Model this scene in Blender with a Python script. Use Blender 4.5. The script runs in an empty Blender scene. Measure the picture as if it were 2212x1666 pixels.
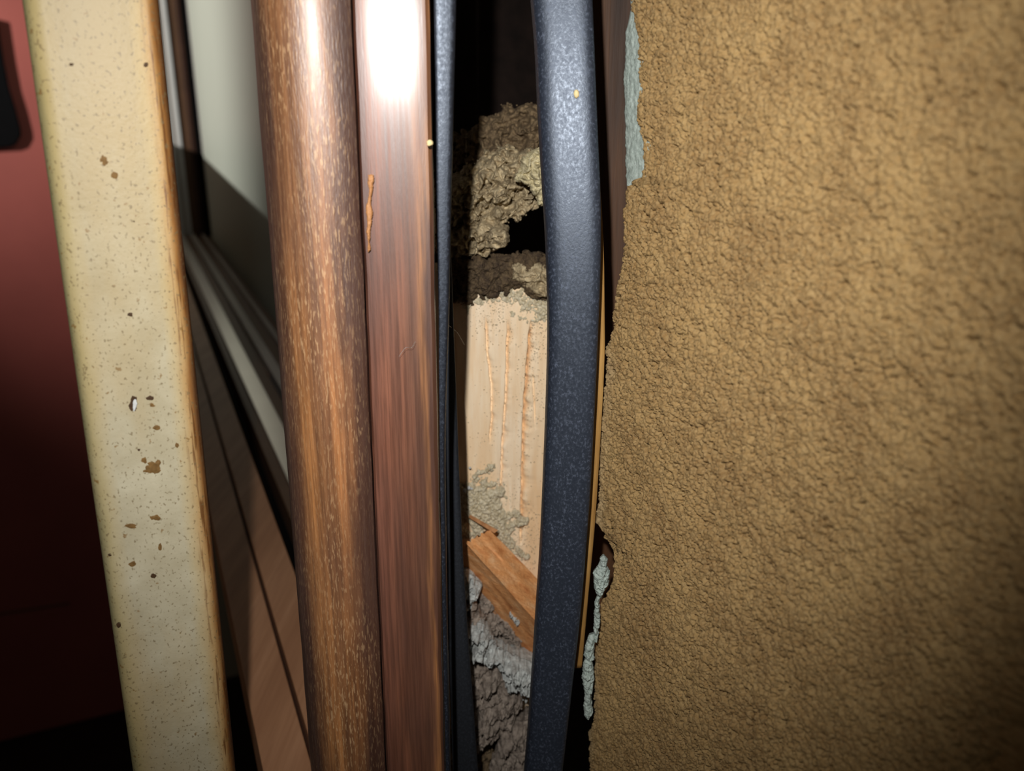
import bpy, math, random
import numpy as np
from mathutils import Vector

S = bpy.context.scene
COL = S.collection
random.seed(7)

# ------------------------------------------------------------------ camera
H = 1.64                       # eye height of the phone above the floor
PITCH = math.radians(17.0)
FPX = 1736.0                   # focal length in pixels of the 2212 px wide frame
cp, sp = math.cos(PITCH), math.sin(PITCH)
cam = bpy.data.cameras.new('camera')
camo = bpy.data.objects.new('camera', cam)
COL.objects.link(camo)
camo.location = (0, 0, H)
camo.rotation_euler = (math.pi / 2 - PITCH, 0, 0)
cam.sensor_fit = 'HORIZONTAL'
cam.sensor_width = 36.0
cam.lens = FPX * 36.0 / 2212.0
cam.clip_start = 0.01
cam.clip_end = 50
cam.dof.use_dof = True
cam.dof.focus_distance = 0.26
cam.dof.aperture_fstop = 12.5
S.camera = camo

# ------------------------------------------------------------------ light and exposure
vs = S.view_settings
vs.view_transform = 'Standard'
vs.look = 'None'
vs.gamma = 1.0
vs.use_curve_mapping = False
vs.exposure = 0.0
W = bpy.data.worlds.new('world')
S.world = W
W.use_nodes = True
W.node_tree.nodes['Background'].inputs[0].default_value = (1.0, 0.86, 0.70, 1)
W.node_tree.nodes['Background'].inputs[1].default_value = 0.035


def spot(name, loc, target, power, color, size, angle, blend):
    l = bpy.data.lights.new(name, 'SPOT')
    l.energy = power
    l.color = color
    l.shadow_soft_size = size
    l.spot_size = math.radians(angle)
    l.spot_blend = blend
    o = bpy.data.objects.new(name, l)
    COL.objects.link(o)
    o.location = loc
    o.rotation_euler = (Vector(target) - Vector(loc)).to_track_quat('-Z', 'Y').to_euler()
    return o


# the phone's torch, just above and left of the lens
spot('torch_light', (-0.020, -0.005, H + 0.052), (-0.018, 0.25, H - 0.034), 3.9, (1.0, 0.98, 0.95), 0.003, 87, 1.0)
# the room's own lamp, at the left, lights the far door and the window pane
ROOM_LAMP = (-1.75, 0.75, H + 0.42)
spot('room_lamp', ROOM_LAMP, (-0.6, 2.2, H + 0.42), 110.0, (1.0, 0.95, 0.89), 0.03, 92, 1.0)

# ------------------------------------------------------------------ projection helpers
C = np.array([0.0, 0.0, H])


def ray(px, py):
    u = (px - 1106.0) / FPX
    v = (833.0 - py) / FPX
    return np.array([u, cp + v * sp, -sp + v * cp])


def atY(px, py, Y):
    r = ray(px, py)
    return C + r * (Y / r[1])


def atZ(px, py, z):
    r = ray(px, py)
    return C + r * ((z - H) / r[2])


D = np.array([-0.41, 0.912, 0.0])     # the window wall runs this way, away from the lens
N = np.array([0.912, 0.41, 0.0])      # into the window wall


def atW(px, py, w):
    """point on the plane w behind the lens along N"""
    r = ray(px, py)
    return C + r * (w / r.dot(N))


def dw(t, w, z=0.0):
    p = D * t + N * w
    return np.array([p[0], p[1], z])


# ------------------------------------------------------------------ noise
def _hash(ix, iy, iz, seed):
    with np.errstate(over='ignore'):
        h = (ix.astype(np.uint32) * np.uint32(374761393) + iy.astype(np.uint32) * np.uint32(668265263)
             + iz.astype(np.uint32) * np.uint32(2147483647) + np.uint32(seed * 974711 + 1013))
        h = (h ^ (h >> np.uint32(13))) * np.uint32(1274126177)
        h = h ^ (h >> np.uint32(16))
        h = h * np.uint32(2246822519)
        h = h ^ (h >> np.uint32(15))
    return h


_a, _b = 0.61, 0.43
ROT = (np.array([[math.cos(_a), -math.sin(_a), 0], [math.sin(_a), math.cos(_a), 0], [0, 0, 1]])
       @ np.array([[1, 0, 0], [0, math.cos(_b), -math.sin(_b)], [0, math.sin(_b), math.cos(_b)]]))


def perlin(P, seed=0):
    P = np.asarray(P, dtype=np.float64) @ ROT + 0.37 + 0.71 * seed     # turned, so no lattice plane lines up with a face
    I = np.floor(P).astype(np.int64)
    F = P - I
    U = F * F * F * (F * (F * 6 - 15) + 10)
    out = np.zeros(len(P))
    for dx in (0, 1):
        wx = U[:, 0] if dx else 1 - U[:, 0]
        for dy in (0, 1):
            wy = U[:, 1] if dy else 1 - U[:, 1]
            for dz in (0, 1):
                wz = U[:, 2] if dz else 1 - U[:, 2]
                h = _hash(I[:, 0] + dx, I[:, 1] + dy, I[:, 2] + dz, seed)
                gx = (h & np.uint32(1023)).astype(np.float64) / 511.5 - 1
                gy = ((h >> np.uint32(10)) & np.uint32(1023)).astype(np.float64) / 511.5 - 1
                gz = ((h >> np.uint32(20)) & np.uint32(1023)).astype(np.float64) / 511.5 - 1
                out += wx * wy * wz * (gx * (F[:, 0] - dx) + gy * (F[:, 1] - dy) + gz * (F[:, 2] - dz))
    return out * 1.3


def fbm(P, f, octs, seed=0, gain=0.5):
    s = np.zeros(len(P))
    a = 1.0
    for k in range(octs):
        s += a * perlin(P * f, seed + k)
        f *= 2.03
        a *= gain
    return s


# ------------------------------------------------------------------ mesh helpers
def tag(o, label=None, cat=None, group=None, kind=None):
    if label:
        o['label'] = label
    if cat:
        o['category'] = cat
    if group:
        o['group'] = group
    if kind:
        o['kind'] = kind
    return o


def link(name, me, mat=None, parent=None, smooth=True):
    o = bpy.data.objects.new(name, me)
    COL.objects.link(o)
    if mat:
        me.materials.append(mat)
    if smooth:
        me.polygons.foreach_set('use_smooth', [True] * len(me.polygons))
    if parent:
        o.parent = parent
    return o


def raw_mesh(name, V, Q):
    """V (n,3) array, Q (m,4) quads"""
    me = bpy.data.meshes.new(name)
    V = np.asarray(V, dtype=np.float32)
    Q = np.asarray(Q, dtype=np.int32)
    me.vertices.add(len(V))
    me.vertices.foreach_set('co', V.ravel())
    k = Q.shape[1]
    me.loops.add(Q.size)
    me.loops.foreach_set('vertex_index', Q.ravel())
    me.polygons.add(len(Q))
    me.polygons.foreach_set('loop_start', np.arange(0, Q.size, k, dtype=np.int32))
    me.update(calc_edges=True)
    me.validate()
    return me


def grid_quads(R, Cn, flip=False, mask=None, wrap=False):
    i = np.arange(R * Cn).reshape(R, Cn)
    if wrap:
        i = np.concatenate([i, i[:, :1]], axis=1)
    a, b, c, d = i[:-1, :-1], i[:-1, 1:], i[1:, 1:], i[1:, :-1]
    q = np.stack([a, b, c, d], axis=-1).reshape(-1, 4)
    if flip:
        q = q[:, ::-1]
    if mask is not None:
        q = q[mask.reshape(-1)]
    return q


def compact(V, Q):
    used = np.zeros(len(V), bool)
    used[Q.ravel()] = True
    idx = np.cumsum(used) - 1
    return V[used], idx[Q]


def poly_mesh(name, V, F):
    me = bpy.data.meshes.new(name)
    me.from_pydata([tuple(map(float, v)) for v in V], [], F)
    me.update()
    return me


def prism(name, prof, zs, mat, parent=None, lean=0.0, zref=H, smooth=False, wob=None):
    """closed plan profile [(x,y)...] swept along z values, leaning in x by lean per metre"""
    n = len(prof)
    V = []
    for z in zs:
        for (x, y) in prof:
            V.append((x + lean * (z - zref), y, z))
    V = np.array(V)
    if wob is not None:
        V = wob(V)
    F = []
    for k in range(len(zs) - 1):
        for i in range(n):
            j = (i + 1) % n
            F.append((k * n + i, k * n + j, (k + 1) * n + j, (k + 1) * n + i))
    F.append(tuple(range(n - 1, -1, -1)))
    F.append(tuple((len(zs) - 1) * n + i for i in range(n)))
    me = poly_mesh(name, V, F)
    o = link(name, me, mat, parent, smooth=False)
    if smooth:
        shade_auto(o)
    return o


def shade_auto(o, ang=35):
    me = o.data
    me.polygons.foreach_set('use_smooth', [True] * len(me.polygons))
    try:
        me.set_sharp_from_angle(angle=math.radians(ang))
    except Exception:
        pass


def fix_normals(o):
    import bmesh
    bm = bmesh.new()
    bm.from_mesh(o.data)
    bmesh.ops.recalc_face_normals(bm, faces=bm.faces)
    bm.to_mesh(o.data)
    bm.free()


def bevel(o, w, seg=2):
    m = o.modifiers.new('bevel', 'BEVEL')
    m.width = w
    m.segments = seg
    m.limit_method = 'ANGLE'
    return o


def hexa(name, bot, top, mat, parent=None, bev=0.0):
    """box from 4 bottom and 4 top points in the same order"""
    V = list(bot) + list(top)
    F = [(3, 2, 1, 0), (4, 5, 6, 7), (0, 1, 5, 4), (1, 2, 6, 5), (2, 3, 7, 6), (3, 0, 4, 7)]
    o = link(name, poly_mesh(name, V, F), mat, parent, smooth=False)
    fix_normals(o)
    if bev:
        bevel(o, bev)
    return o


# ------------------------------------------------------------------ materials
def srgb(r, g, b):
    def f(c):
        c /= 255.0
        return c / 12.92 if c <= 0.04045 else ((c + 0.055) / 1.055) ** 2.4
    return (f(r), f(g), f(b), 1.0)


class MatB:
    def __init__(self, name, rough=0.7, spec=0.5, color=(0.5, 0.5, 0.5, 1)):
        self.m = bpy.data.materials.new(name)
        self.m.use_nodes = True
        self.nt = self.m.node_tree
        self.b = self.nt.nodes['Principled BSDF']
        self.b.inputs['Roughness'].default_value = rough
        self.b.inputs['Specular IOR Level'].default_value = spec
        self.b.inputs['Base Color'].default_value = color
        self.tc = self.nt.nodes.new('ShaderNodeTexCoord')

    def L(self, a, b):
        self.nt.links.new(a, b)

    def map(self, scale, rot=(0, 0, 0), loc=(0, 0, 0)):
        n = self.nt.nodes.new('ShaderNodeMapping')
        n.inputs['Scale'].default_value = scale
        n.inputs['Rotation'].default_value = rot
        n.inputs['Location'].default_value = loc
        self.L(self.tc.outputs['Object'], n.inputs['Vector'])
        return n.outputs[0]

    def noise(self, vec, scale=1.0, detail=4, rough=0.55, dist=0.0):
        n = self.nt.nodes.new('ShaderNodeTexNoise')
        n.inputs['Scale'].default_value = scale
        n.inputs['Detail'].default_value = detail
        n.inputs['Roughness'].default_value = rough
        n.inputs['Distortion'].default_value = dist
        self.L(vec, n.inputs['Vector'])
        return n.outputs['Fac']

    def voro(self, vec, scale=1.0, feature='F1', rnd=1.0):
        n = self.nt.nodes.new('ShaderNodeTexVoronoi')
        n.feature = feature
        n.inputs['Scale'].default_value = scale
        n.inputs['Randomness'].default_value = rnd
        self.L(vec, n.inputs['Vector'])
        return n

    def ramp(self, fac, stops, interp='LINEAR'):
        n = self.nt.nodes.new('ShaderNodeValToRGB')
        n.color_ramp.interpolation = interp
        el = n.color_ramp.elements
        while len(el) < len(stops):
            el.new(0.5)
        for e, (p, c) in zip(el, stops):
            e.position = p
            e.color = c if len(c) == 4 else (*c, 1)
        self.L(fac, n.inputs[0])
        return n.outputs[0]

    def fr(self, fac, stops):
        return self.ramp(fac, [(p, (v, v, v, 1)) for p, v in stops])

    def mix(self, fac, a, b, mode='MIX'):
        n = self.nt.nodes.new('ShaderNodeMix')
        n.data_type = 'RGBA'
        n.blend_type = mode
        for s, val in ((n.inputs[0], fac), (n.inputs[6], a), (n.inputs[7], b)):
            if isinstance(val, (int, float)):
                s.default_value = val
            elif isinstance(val, tuple):
                s.default_value = val
            else:
                self.L(val, s)
        return n.outputs[2]

    def math(self, op, a, b=0.0, clamp=False):
        n = self.nt.nodes.new('ShaderNodeMath')
        n.operation = op
        n.use_clamp = clamp
        for s, val in ((n.inputs[0], a), (n.inputs[1], b)):
            if isinstance(val, (int, float)):
                s.default_value = val
            else:
                self.L(val, s)
        return n.outputs[0]

    def sep(self):
        n = self.nt.nodes.new('ShaderNodeSeparateXYZ')
        self.L(self.tc.outputs['Object'], n.inputs[0])
        return n.outputs

    def color(self, c):
        self.L(c, self.b.inputs['Base Color'])

    def rough(self, c):
        self.L(c, self.b.inputs['Roughness'])

    def bump(self, h, strength=0.5, dist=0.001):
        n = self.nt.nodes.new('ShaderNodeBump')
        n.inputs['Strength'].default_value = strength
        n.inputs['Distance'].default_value = dist
        self.L(h, n.inputs['Height'])
        prev = self.b.inputs['Normal']
        if prev.is_linked:
            self.L(prev.links[0].from_socket, n.inputs['Normal'])
        self.L(n.outputs[0], self.b.inputs['Normal'])


A0 = D * 0.25 + N * 0.132


def mat_stucco():
    m = MatB('ochre_stucco', 0.6, 0.5)
    v = m.map((1, 1, 1))
    a = m.noise(v, 60, 3)
    b = m.noise(v, 900, 3)
    c1 = m.ramp(a, [(0.3, srgb(140, 107, 61)), (0.7, srgb(172, 139, 87))])
    c2 = m.mix(m.fr(b, [(0.35, 0.0), (0.7, 0.55)]), c1, srgb(188, 160, 112))
    # the torch's pale hot spot, painted into the colour along the broken edge
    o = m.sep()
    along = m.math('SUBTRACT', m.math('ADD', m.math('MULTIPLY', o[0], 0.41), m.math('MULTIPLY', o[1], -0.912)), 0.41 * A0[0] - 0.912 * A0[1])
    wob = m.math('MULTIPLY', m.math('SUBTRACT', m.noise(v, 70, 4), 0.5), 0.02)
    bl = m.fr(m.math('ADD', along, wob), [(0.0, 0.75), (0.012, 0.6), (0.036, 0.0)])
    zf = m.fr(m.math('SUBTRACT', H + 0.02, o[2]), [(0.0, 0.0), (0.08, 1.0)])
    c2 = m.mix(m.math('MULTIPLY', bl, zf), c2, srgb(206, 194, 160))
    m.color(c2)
    m.bump(m.noise(v, 2300, 4, 0.7), 1.0, 0.0005)
    return m.m


def mat_plaster(name, c0, c1, f=500, bump=0.6, spec=0.35, rough=0.85):
    m = MatB(name, rough, spec)
    v = m.map((1, 1, 1))
    a = m.noise(v, f, 5, 0.65)
    m.color(m.ramp(a, [(0.3, c0), (0.68, c1)]))
    m.bump(m.noise(v, f * 3, 4, 0.65), bump, 0.0005)
    return m.m


def mat_casing(name, glint_zone, stops, coat, coat_rough, glints):
    """varnished wood: stops colour the profile from its left (0) to its right (1); worn = where pale flecks gather"""
    m = MatB(name, 0.42, 0.75)
    o = m.sep()
    lean = m.math('MULTIPLY', m.math('SUBTRACT', o[2], H), 0.009)
    wob = m.math('MULTIPLY', m.math('SUBTRACT', m.noise(m.map((1, 1, 0.12)), 110, 3), 0.5), 0.014)
    x = m.math('ADD', m.math('SUBTRACT', o[0], lean), wob)
    xn = m.math('DIVIDE', m.math('SUBTRACT', x, X_LEFT), X_RIGHT - X_LEFT)
    v = m.map((1, 1, 0.03))
    broad = m.noise(v, 170, 3, 0.5)
    fine = m.noise(v, 1100, 4, 0.6)
    c = m.ramp(xn, stops)
    c = m.mix(m.fr(broad, [(0.35, 0.6), (0.6, 0.0)]), c, srgb(58, 36, 30))
    c = m.mix(m.fr(fine, [(0.38, 0.55), (0.62, 0.0)]), c, srgb(66, 38, 28))
    patch = m.noise(m.map((1, 1, 0.25)), 55, 3)
    c = m.mix(m.fr(patch, [(0.42, 0.35), (0.6, 0.0)]), c, srgb(82, 56, 50))
    fl = m.noise(m.map((1, 1, 0.16)), 2300, 2, 0.5)
    if glints:
        zone = m.math('MULTIPLY', m.fr(m.noise(m.map((1, 1, 0.3)), 70, 2), [(0.36, 0.25), (0.58, 1.0)]), m.fr(xn, glint_zone))
        fm = m.math('MULTIPLY', m.fr(fl, [(0.55, 0.0), (0.64, glints)]), zone)
        c = m.mix(fm, c, srgb(222, 184, 142))  # pale dashes painted for specular glints on the wood pores
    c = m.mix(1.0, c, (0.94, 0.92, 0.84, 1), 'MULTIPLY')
    m.color(c)
    m.b.inputs['Coat Weight'].default_value = coat
    m.b.inputs['Coat Roughness'].default_value = coat_rough
    m.rough(m.fr(fine, [(0.3, 0.42), (0.7, 0.56)]))
    m.bump(fine, 0.22, 0.0003)
    m.bump(fl, 0.35 if glints else 0.12, 0.0003)
    return m.m


def mat_wood(name, cols, axis='Z', scale=130, stretch=0.04, rough=0.6, spec=0.4, bump=0.4, rot=(0, 0, 0)):
    m = MatB(name, rough, spec)
    s = {'X': (stretch, 1, 1), 'Y': (1, stretch, 1), 'Z': (1, 1, stretch)}[axis]
    v = m.map(s, rot)
    a = m.noise(v, scale, 3, 0.5, 0.3)
    b = m.noise(v, scale * 6, 4, 0.6)
    c = m.ramp(a, [(0.28, cols[0]), (0.5, cols[1]), (0.74, cols[2])])
    c = m.mix(m.fr(b, [(0.35, 0.45), (0.65, 0.0)]), c, cols[0])
    m.color(c)
    m.bump(b, bump, 0.0005)
    return m.m


def mat_cream(xl, xr):
    """aged cream paint, yellowed and rubbed towards the strip's two edges"""
    m = MatB('aged_cream_paint', 0.5, 0.4)
    v = m.map((1, 1, 1))
    x = m.sep()[0]
    wob = m.math('MULTIPLY', m.math('SUBTRACT', m.noise(m.map((1, 1, 0.25)), 160, 4), 0.5), 0.0035)
    xn = m.math('DIVIDE', m.math('SUBTRACT', m.math('ADD', x, wob), xl), xr - xl)
    base = m.ramp(m.noise(v, 90, 4), [(0.3, srgb(172, 162, 134)), (0.7, srgb(192, 184, 158))])
    edge = m.ramp(xn, [(0.0, srgb(128, 122, 84)), (0.08, srgb(170, 152, 100)), (0.20, srgb(176, 154, 104)), (0.80, srgb(188, 160, 100)),
                       (0.90, srgb(172, 130, 68)), (0.955, srgb(134, 88, 40)), (1.0, srgb(76, 42, 20))])
    pat = m.fr(m.noise(m.map((1, 1, 0.35), loc=(0.3, 0, 0.13)), 26, 5, 0.6), [(0.42, 0.0), (0.66, 0.8)])
    base = m.mix(pat, base, srgb(178, 154, 108))
    base = m.mix(m.fr(m.math('SUBTRACT', m.sep()[2], H - 0.09), [(0.0, 0.0), (0.13, 0.7)]), base, srgb(150, 132, 92))
    efac = m.fr(xn, [(0.0, 0.9), (0.10, 0.6), (0.24, 0.0), (0.74, 0.0), (0.89, 0.7), (0.95, 0.95)])
    c = m.mix(efac, base, edge)
    # brown streaks in the rubbed edge
    st = m.noise(m.map((1, 1, 0.06)), 1100, 3)
    sf = m.math('MULTIPLY', m.fr(st, [(0.52, 0.0), (0.62, 0.85)]), m.fr(xn, [(0.84, 0.0), (0.91, 1.0)]))
    c = m.mix(sf, c, srgb(92, 54, 20))
    # specks and scuffs
    sp1 = m.noise(m.map((1, 1, 0.8)), 1150, 2, 0.5)
    c = m.mix(m.fr(sp1, [(0.60, 0.0), (0.67, 0.7)]), c, srgb(112, 96, 66))
    sp2 = m.noise(m.map((1, 1, 1), loc=(3, 1, 2)), 330, 3, 0.6)
    c = m.mix(m.fr(sp2, [(0.65, 0.0), (0.69, 0.75)]), c, srgb(126, 94, 46))
    m.color(c)
    m.bump(m.noise(v, 700, 3), 0.2, 0.0004)
    return m.m


def mat_rubber(name, col=(0.02, 0.025, 0.037, 1), dust=0.4, rough=0.40):
    m = MatB(name, rough, 0.8, col)
    m.b.inputs['Specular Tint'].default_value = (0.74, 0.84, 1.0, 1)
    v = m.map((1, 1, 0.75))
    a = m.noise(v, 1300, 3, 0.65)
    b = m.noise(v, 200, 3)
    dm = m.math('MULTIPLY', m.fr(a, [(0.52, 0.0), (0.74, dust)]), m.fr(b, [(0.3, 0.4), (0.65, 1.0)]))
    m.color(m.mix(dm, col, srgb(122, 132, 154)))
    m.rough(m.fr(a, [(0.35, rough - 0.03), (0.7, rough + 0.16)]))
    m.bump(a, 0.22, 0.0003)
    return m.m


def mat_plain(name, c, rough=0.6, spec=0.4, var=0.0, f=60, metal=0.0):
    m = MatB(name, rough, spec, c)
    m.b.inputs['Metallic'].default_value = metal
    v = m.map((1, 1, 1))
    n = m.noise(v, f, 4)
    d = tuple(x * (1 - var) for x in c[:3]) + (1,)
    m.color(m.ramp(n, [(0.3, d), (0.7, c)]))
    return m.m


M = {}
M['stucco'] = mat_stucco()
M['bare'] = mat_plaster('bare_grey_plaster', srgb(136, 148, 140), srgb(188, 200, 192), 700)
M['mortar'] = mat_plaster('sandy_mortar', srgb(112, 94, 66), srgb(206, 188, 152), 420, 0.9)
M['mortar_pale'] = mat_plaster('pale_mortar', srgb(150, 136, 96), srgb(226, 214, 176), 500, 0.9)
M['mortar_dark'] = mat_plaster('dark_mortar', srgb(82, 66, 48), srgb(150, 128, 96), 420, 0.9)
M['mortar_soot'] = mat_plaster('sooty_dark_mortar', srgb(52, 40, 30), srgb(104, 86, 62), 420, 0.9)  # shade under the upper mortar mass, put into the colour
M['mortar_grey'] = mat_plaster('grey_mortar', srgb(98, 86, 76), srgb(172, 158, 144), 380, 1.0)
M['mortar_white'] = mat_plaster('whitish_mortar', srgb(140, 140, 136), srgb(208, 212, 208), 420, 0.9)
M['grit'] = mat_plaster('thin_mortar_film', srgb(176, 158, 120), srgb(232, 222, 196), 800, 0.9)
M['chip'] = mat_wood('bare_orange_wood', (srgb(150, 100, 60), srgb(186, 132, 84), srgb(204, 152, 104)), 'Z', 300)
M['rubber'] = mat_rubber('dusty_blue_black_rubber')
M['rubber_dark'] = mat_rubber('dull_black_rubber', (0.006, 0.006, 0.007, 1), 0.05, 0.65)
M['seal'] = mat_rubber('black_rubber_seal', (0.010, 0.012, 0.018, 1), 0.2, 0.42)
M['pine'] = mat_wood('pale_pine', (srgb(230, 190, 142), srgb(244, 220, 186), srgb(248, 230, 204)), 'Z', 70, 0.12, 0.7, 0.3, 0.3)
M['lath'] = mat_wood('reddish_split_wood', (srgb(186, 116, 66), srgb(232, 166, 106), srgb(238, 190, 140)), 'X', 210, 0.05, 0.65, 0.3, 0.8, (0, math.radians(-47), 0))
M['batten'] = mat_wood('brown_wood', (srgb(48, 30, 18), srgb(82, 52, 28), srgb(104, 68, 38)), 'Z', 120, 0.05, 0.65)
M['tar'] = mat_plain('dark_building_paper', srgb(38, 27, 22), 0.8, 0.2, 0.6, 90)  # dark brown for the deep back of the gap
M['sill'] = mat_wood('tan_sill_wood', (srgb(160, 112, 80), srgb(186, 136, 100), srgb(200, 150, 114)), 'Y', 90, 0.05, 0.5, 0.4, 0.15, (0, 0, math.radians(-24.2)))
M['sill_dark'] = mat_plain('dark_stained_wood', srgb(70, 44, 32), 0.5, 0.4, 0.3, 30)
M['brown'] = mat_plain('brown_track_wood', srgb(104, 76, 56), 0.5, 0.4, 0.2, 30)
M['black'] = mat_plain('black_groove', srgb(10, 9, 9), 0.8, 0.1, 0.1)
M['alu'] = mat_plain('grey_rail', srgb(190, 184, 178), 0.35, 0.5, 0.1, 20)
M['rail'] = mat_plain('pale_metal_rail', srgb(236, 232, 226), 0.28, 0.6, 0.06, 20, 0.85)
M['pane'] = mat_plain('frosted_white_pane', srgb(184, 192, 180), 0.45, 0.5, 0.03, 6)
M['white'] = mat_plain('white_frame_paint', srgb(214, 216, 214), 0.4, 0.5, 0.12, 25)
M['door'] = mat_plain('red_brown_lacquer', srgb(160, 84, 76), 0.45, 0.5, 0.15, 5)
M['handle'] = mat_plain('black_metal', srgb(6, 6, 8), 0.85, 0.1, 0.2)
M['floor'] = mat_plain('dark_floor_boards', srgb(36, 28, 22), 0.5, 0.4, 0.3, 8)
M['plaster_wall'] = mat_plain('off_white_wall', srgb(190, 180, 160), 0.8, 0.2, 0.05, 8)
M['speck'] = mat_plain('cream_plaster_crumb', srgb(236, 214, 160), 0.7, 0.3, 0.1)
M['web'] = mat_plain('pale_cobweb', srgb(190, 190, 186), 0.6, 0.3)

# ------------------------------------------------------------------ the stucco wall (right)
W0 = 0.132
EDGE = [(1352, -60), (1357, 0), (1357.7, 25), (1370, 72), (1374.6, 144), (1372, 252), (1377, 285), (1385, 306), (1385, 382), (1349, 396),
        (1341.5, 468), (1345, 511), (1335, 598), (1331, 607), (1320, 668), (1320, 711), (1305, 751), (1302, 830), (1295, 913),
        (1289, 992), (1291, 1040), (1288, 1090), (1285, 1125), (1296, 1150), (1313, 1163), (1320, 1185), (1321, 1217),
        (1320, 1246), (1309, 1282), (1295, 1300), (1288, 1345), (1284, 1390), (1280, 1444), (1280, 1552), (1270, 1577), (1269, 1664), (1266, 1740)]
BASE_EDGE = [(1357, -60), (1357.7, 20), (1347, 72), (1343, 151), (1345, 252), (1347, 360), (1350, 396), (1352, 420)]


def to_az(px, py, w=W0):
    p = atW(px, py, w)
    q = p - dw(0.25, W0)
    return -q.dot(D), p[2]


def edge_curve(pts, w=W0):
    az = np.array([to_az(x, y, w) for x, y in pts])
    az = az[np.argsort(az[:, 1])]
    return az[:, 1], az[:, 0]


ez, ea = edge_curve(EDGE)
A_REF = dw(0.25, W0)


def stucco_height(P, amp):
    x = 0.6 * perlin(P * 290, 10) + 0.66 * perlin(P * 680, 11) + 0.7 * perlin(P * 1450, 12)
    x = np.where(x > 0.12, 0.12 + 0.5 * (x - 0.12), x * 1.25)
    big = perlin(P * 60, 14)
    return amp * x + 0.0005 * big


def growing(start, step, end, ratio=1.25):
    out = [start]
    while abs(out[-1] - end) > 1e-9:
        step *= ratio
        n = out[-1] + math.copysign(step, end - start)
        if (end - start > 0 and n > end) or (end - start < 0 and n < end):
            n = end
        out.append(n)
    return out[1:]


def build_stucco():
    st = 0.00027
    zd = np.arange(H - 0.262, H + 0.062, st)
    zs = np.array(list(reversed(growing(zd[0], st, 0.0, 1.5))) + list(zd) + growing(zd[-1], st, 2.4, 1.5))
    sd = np.arange(0, 0.145, st)
    # negative s wraps round the broken edge into the wall's thickness
    ss = np.array(list(sd) + growing(sd[-1], st, 0.75, 1.5))
    wrap = np.array([0.016, 0.008, 0.004, 0.002, 0.001, 0.0004])
    R = len(zs)
    a0 = np.interp(zs, ez, ea)
    ragged = 0.0009 * fbm(np.stack([zs, zs * 0, zs * 0 + 3], 1), 320, 3, 40)
    zu = np.linspace(0, 2.4, 4801)
    au = np.interp(zu, ez, ea)
    au = np.convolve(np.pad(au, 60, mode='edge'), np.ones(121) / 121, 'valid')
    a_sm = np.interp(zs, zu, au)        # away from the edge the rows run level
    a0 = a0 + ragged
    cols = []
    for w in wrap:
        a = a0 + 0.0006 * (w / 0.016) + 0.0005 * perlin(np.stack([zs * 500, zs * 0 + w * 900, zs * 0], 1), 41) - 0.0002
        cols.append((a, np.full(R, w)))
    for s in ss:
        cols.append((a_sm + s + (a0 - a_sm) * math.exp(-s / 0.022), np.zeros(R)))
    Aa = np.stack([c[0] for c in cols], 1)
    Wd = np.stack([c[1] for c in cols], 1)
    Zz = np.repeat(zs[:, None], Aa.shape[1], 1)
    P = A_REF[None, None, :] - Aa[..., None] * D + Wd[..., None] * N
    P[..., 2] = Zz
    flat = P.reshape(-1, 3)
    h = stucco_height(flat, 0.0018).reshape(R, -1)
    # round the lip at the broken edge
    s_in = np.concatenate([np.zeros(len(wrap)), ss])[None, :]
    lip = 0.0011 * np.exp(-s_in / 0.0016)
    dens = ((zs > H - 0.27) & (zs < H + 0.07))[:, None] * np.clip((0.17 - s_in) / 0.03, 0, 1)
    P = P - (h * dens)[..., None] * N + lip[..., None] * N
    me = raw_mesh('wall_right', P.reshape(-1, 3), grid_quads(R, Aa.shape[1]))
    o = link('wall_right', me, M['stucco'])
    tag(o, 'rough ochre stucco wall with a broken left edge along the dark gap', kind='structure')
    return o


wall_right = build_stucco()


def build_bare_plaster():
    """the grey coat left showing where the ochre has flaked off the edge"""
    st = 0.0004
    bz, ba = edge_curve(BASE_EDGE, W0 + 0.0012)
    z0, z1 = bz[0], bz[-1]
    zs = np.arange(z0, z1, st)
    a_l = np.interp(zs, bz, ba) + 0.0009 * fbm(np.stack([zs, zs * 0, zs * 0 + 9], 1), 300, 3, 50)
    a_r = np.maximum(np.interp(zs, ez, ea), a_l) + 0.004
    Cn = 40
    t = np.linspace(0, 1, Cn)
    Aa = a_l[:, None] * (1 - t) + a_r[:, None] * t
    wrap = np.array([0.014, 0.006, 0.0025, 0.001])
    Aa = np.concatenate([np.repeat(a_l[:, None], 4, 1), Aa], 1)
    Wd = np.concatenate([np.repeat(wrap[None], len(zs), 0), np.zeros((len(zs), Cn))], 1)
    P = A_REF - Aa[..., None] * D + (Wd[..., None] + 0.0012) * N
    P[..., 2] = zs[:, None]
    f = P.reshape(-1, 3)
    h = (0.0003 * perlin(f * 420, 51) + 0.00022 * perlin(f * 1100, 52)).reshape(len(zs), -1)
    lip = np.concatenate([np.full((len(zs), 4), 0.0), np.repeat(0.0008 * np.exp(-np.linspace(0, 0.008, Cn) / 0.001)[None], len(zs), 0)], 1)
    P = P - (h - lip)[..., None] * N
    o = link('bare_plaster', raw_mesh('bare_plaster', P.reshape(-1, 3), grid_quads(len(zs), P.shape[1])), M['bare'], wall_right)
    tag(o, 'bare grey plaster strip where the ochre coat has flaked away')
    return o


build_bare_plaster()


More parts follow.
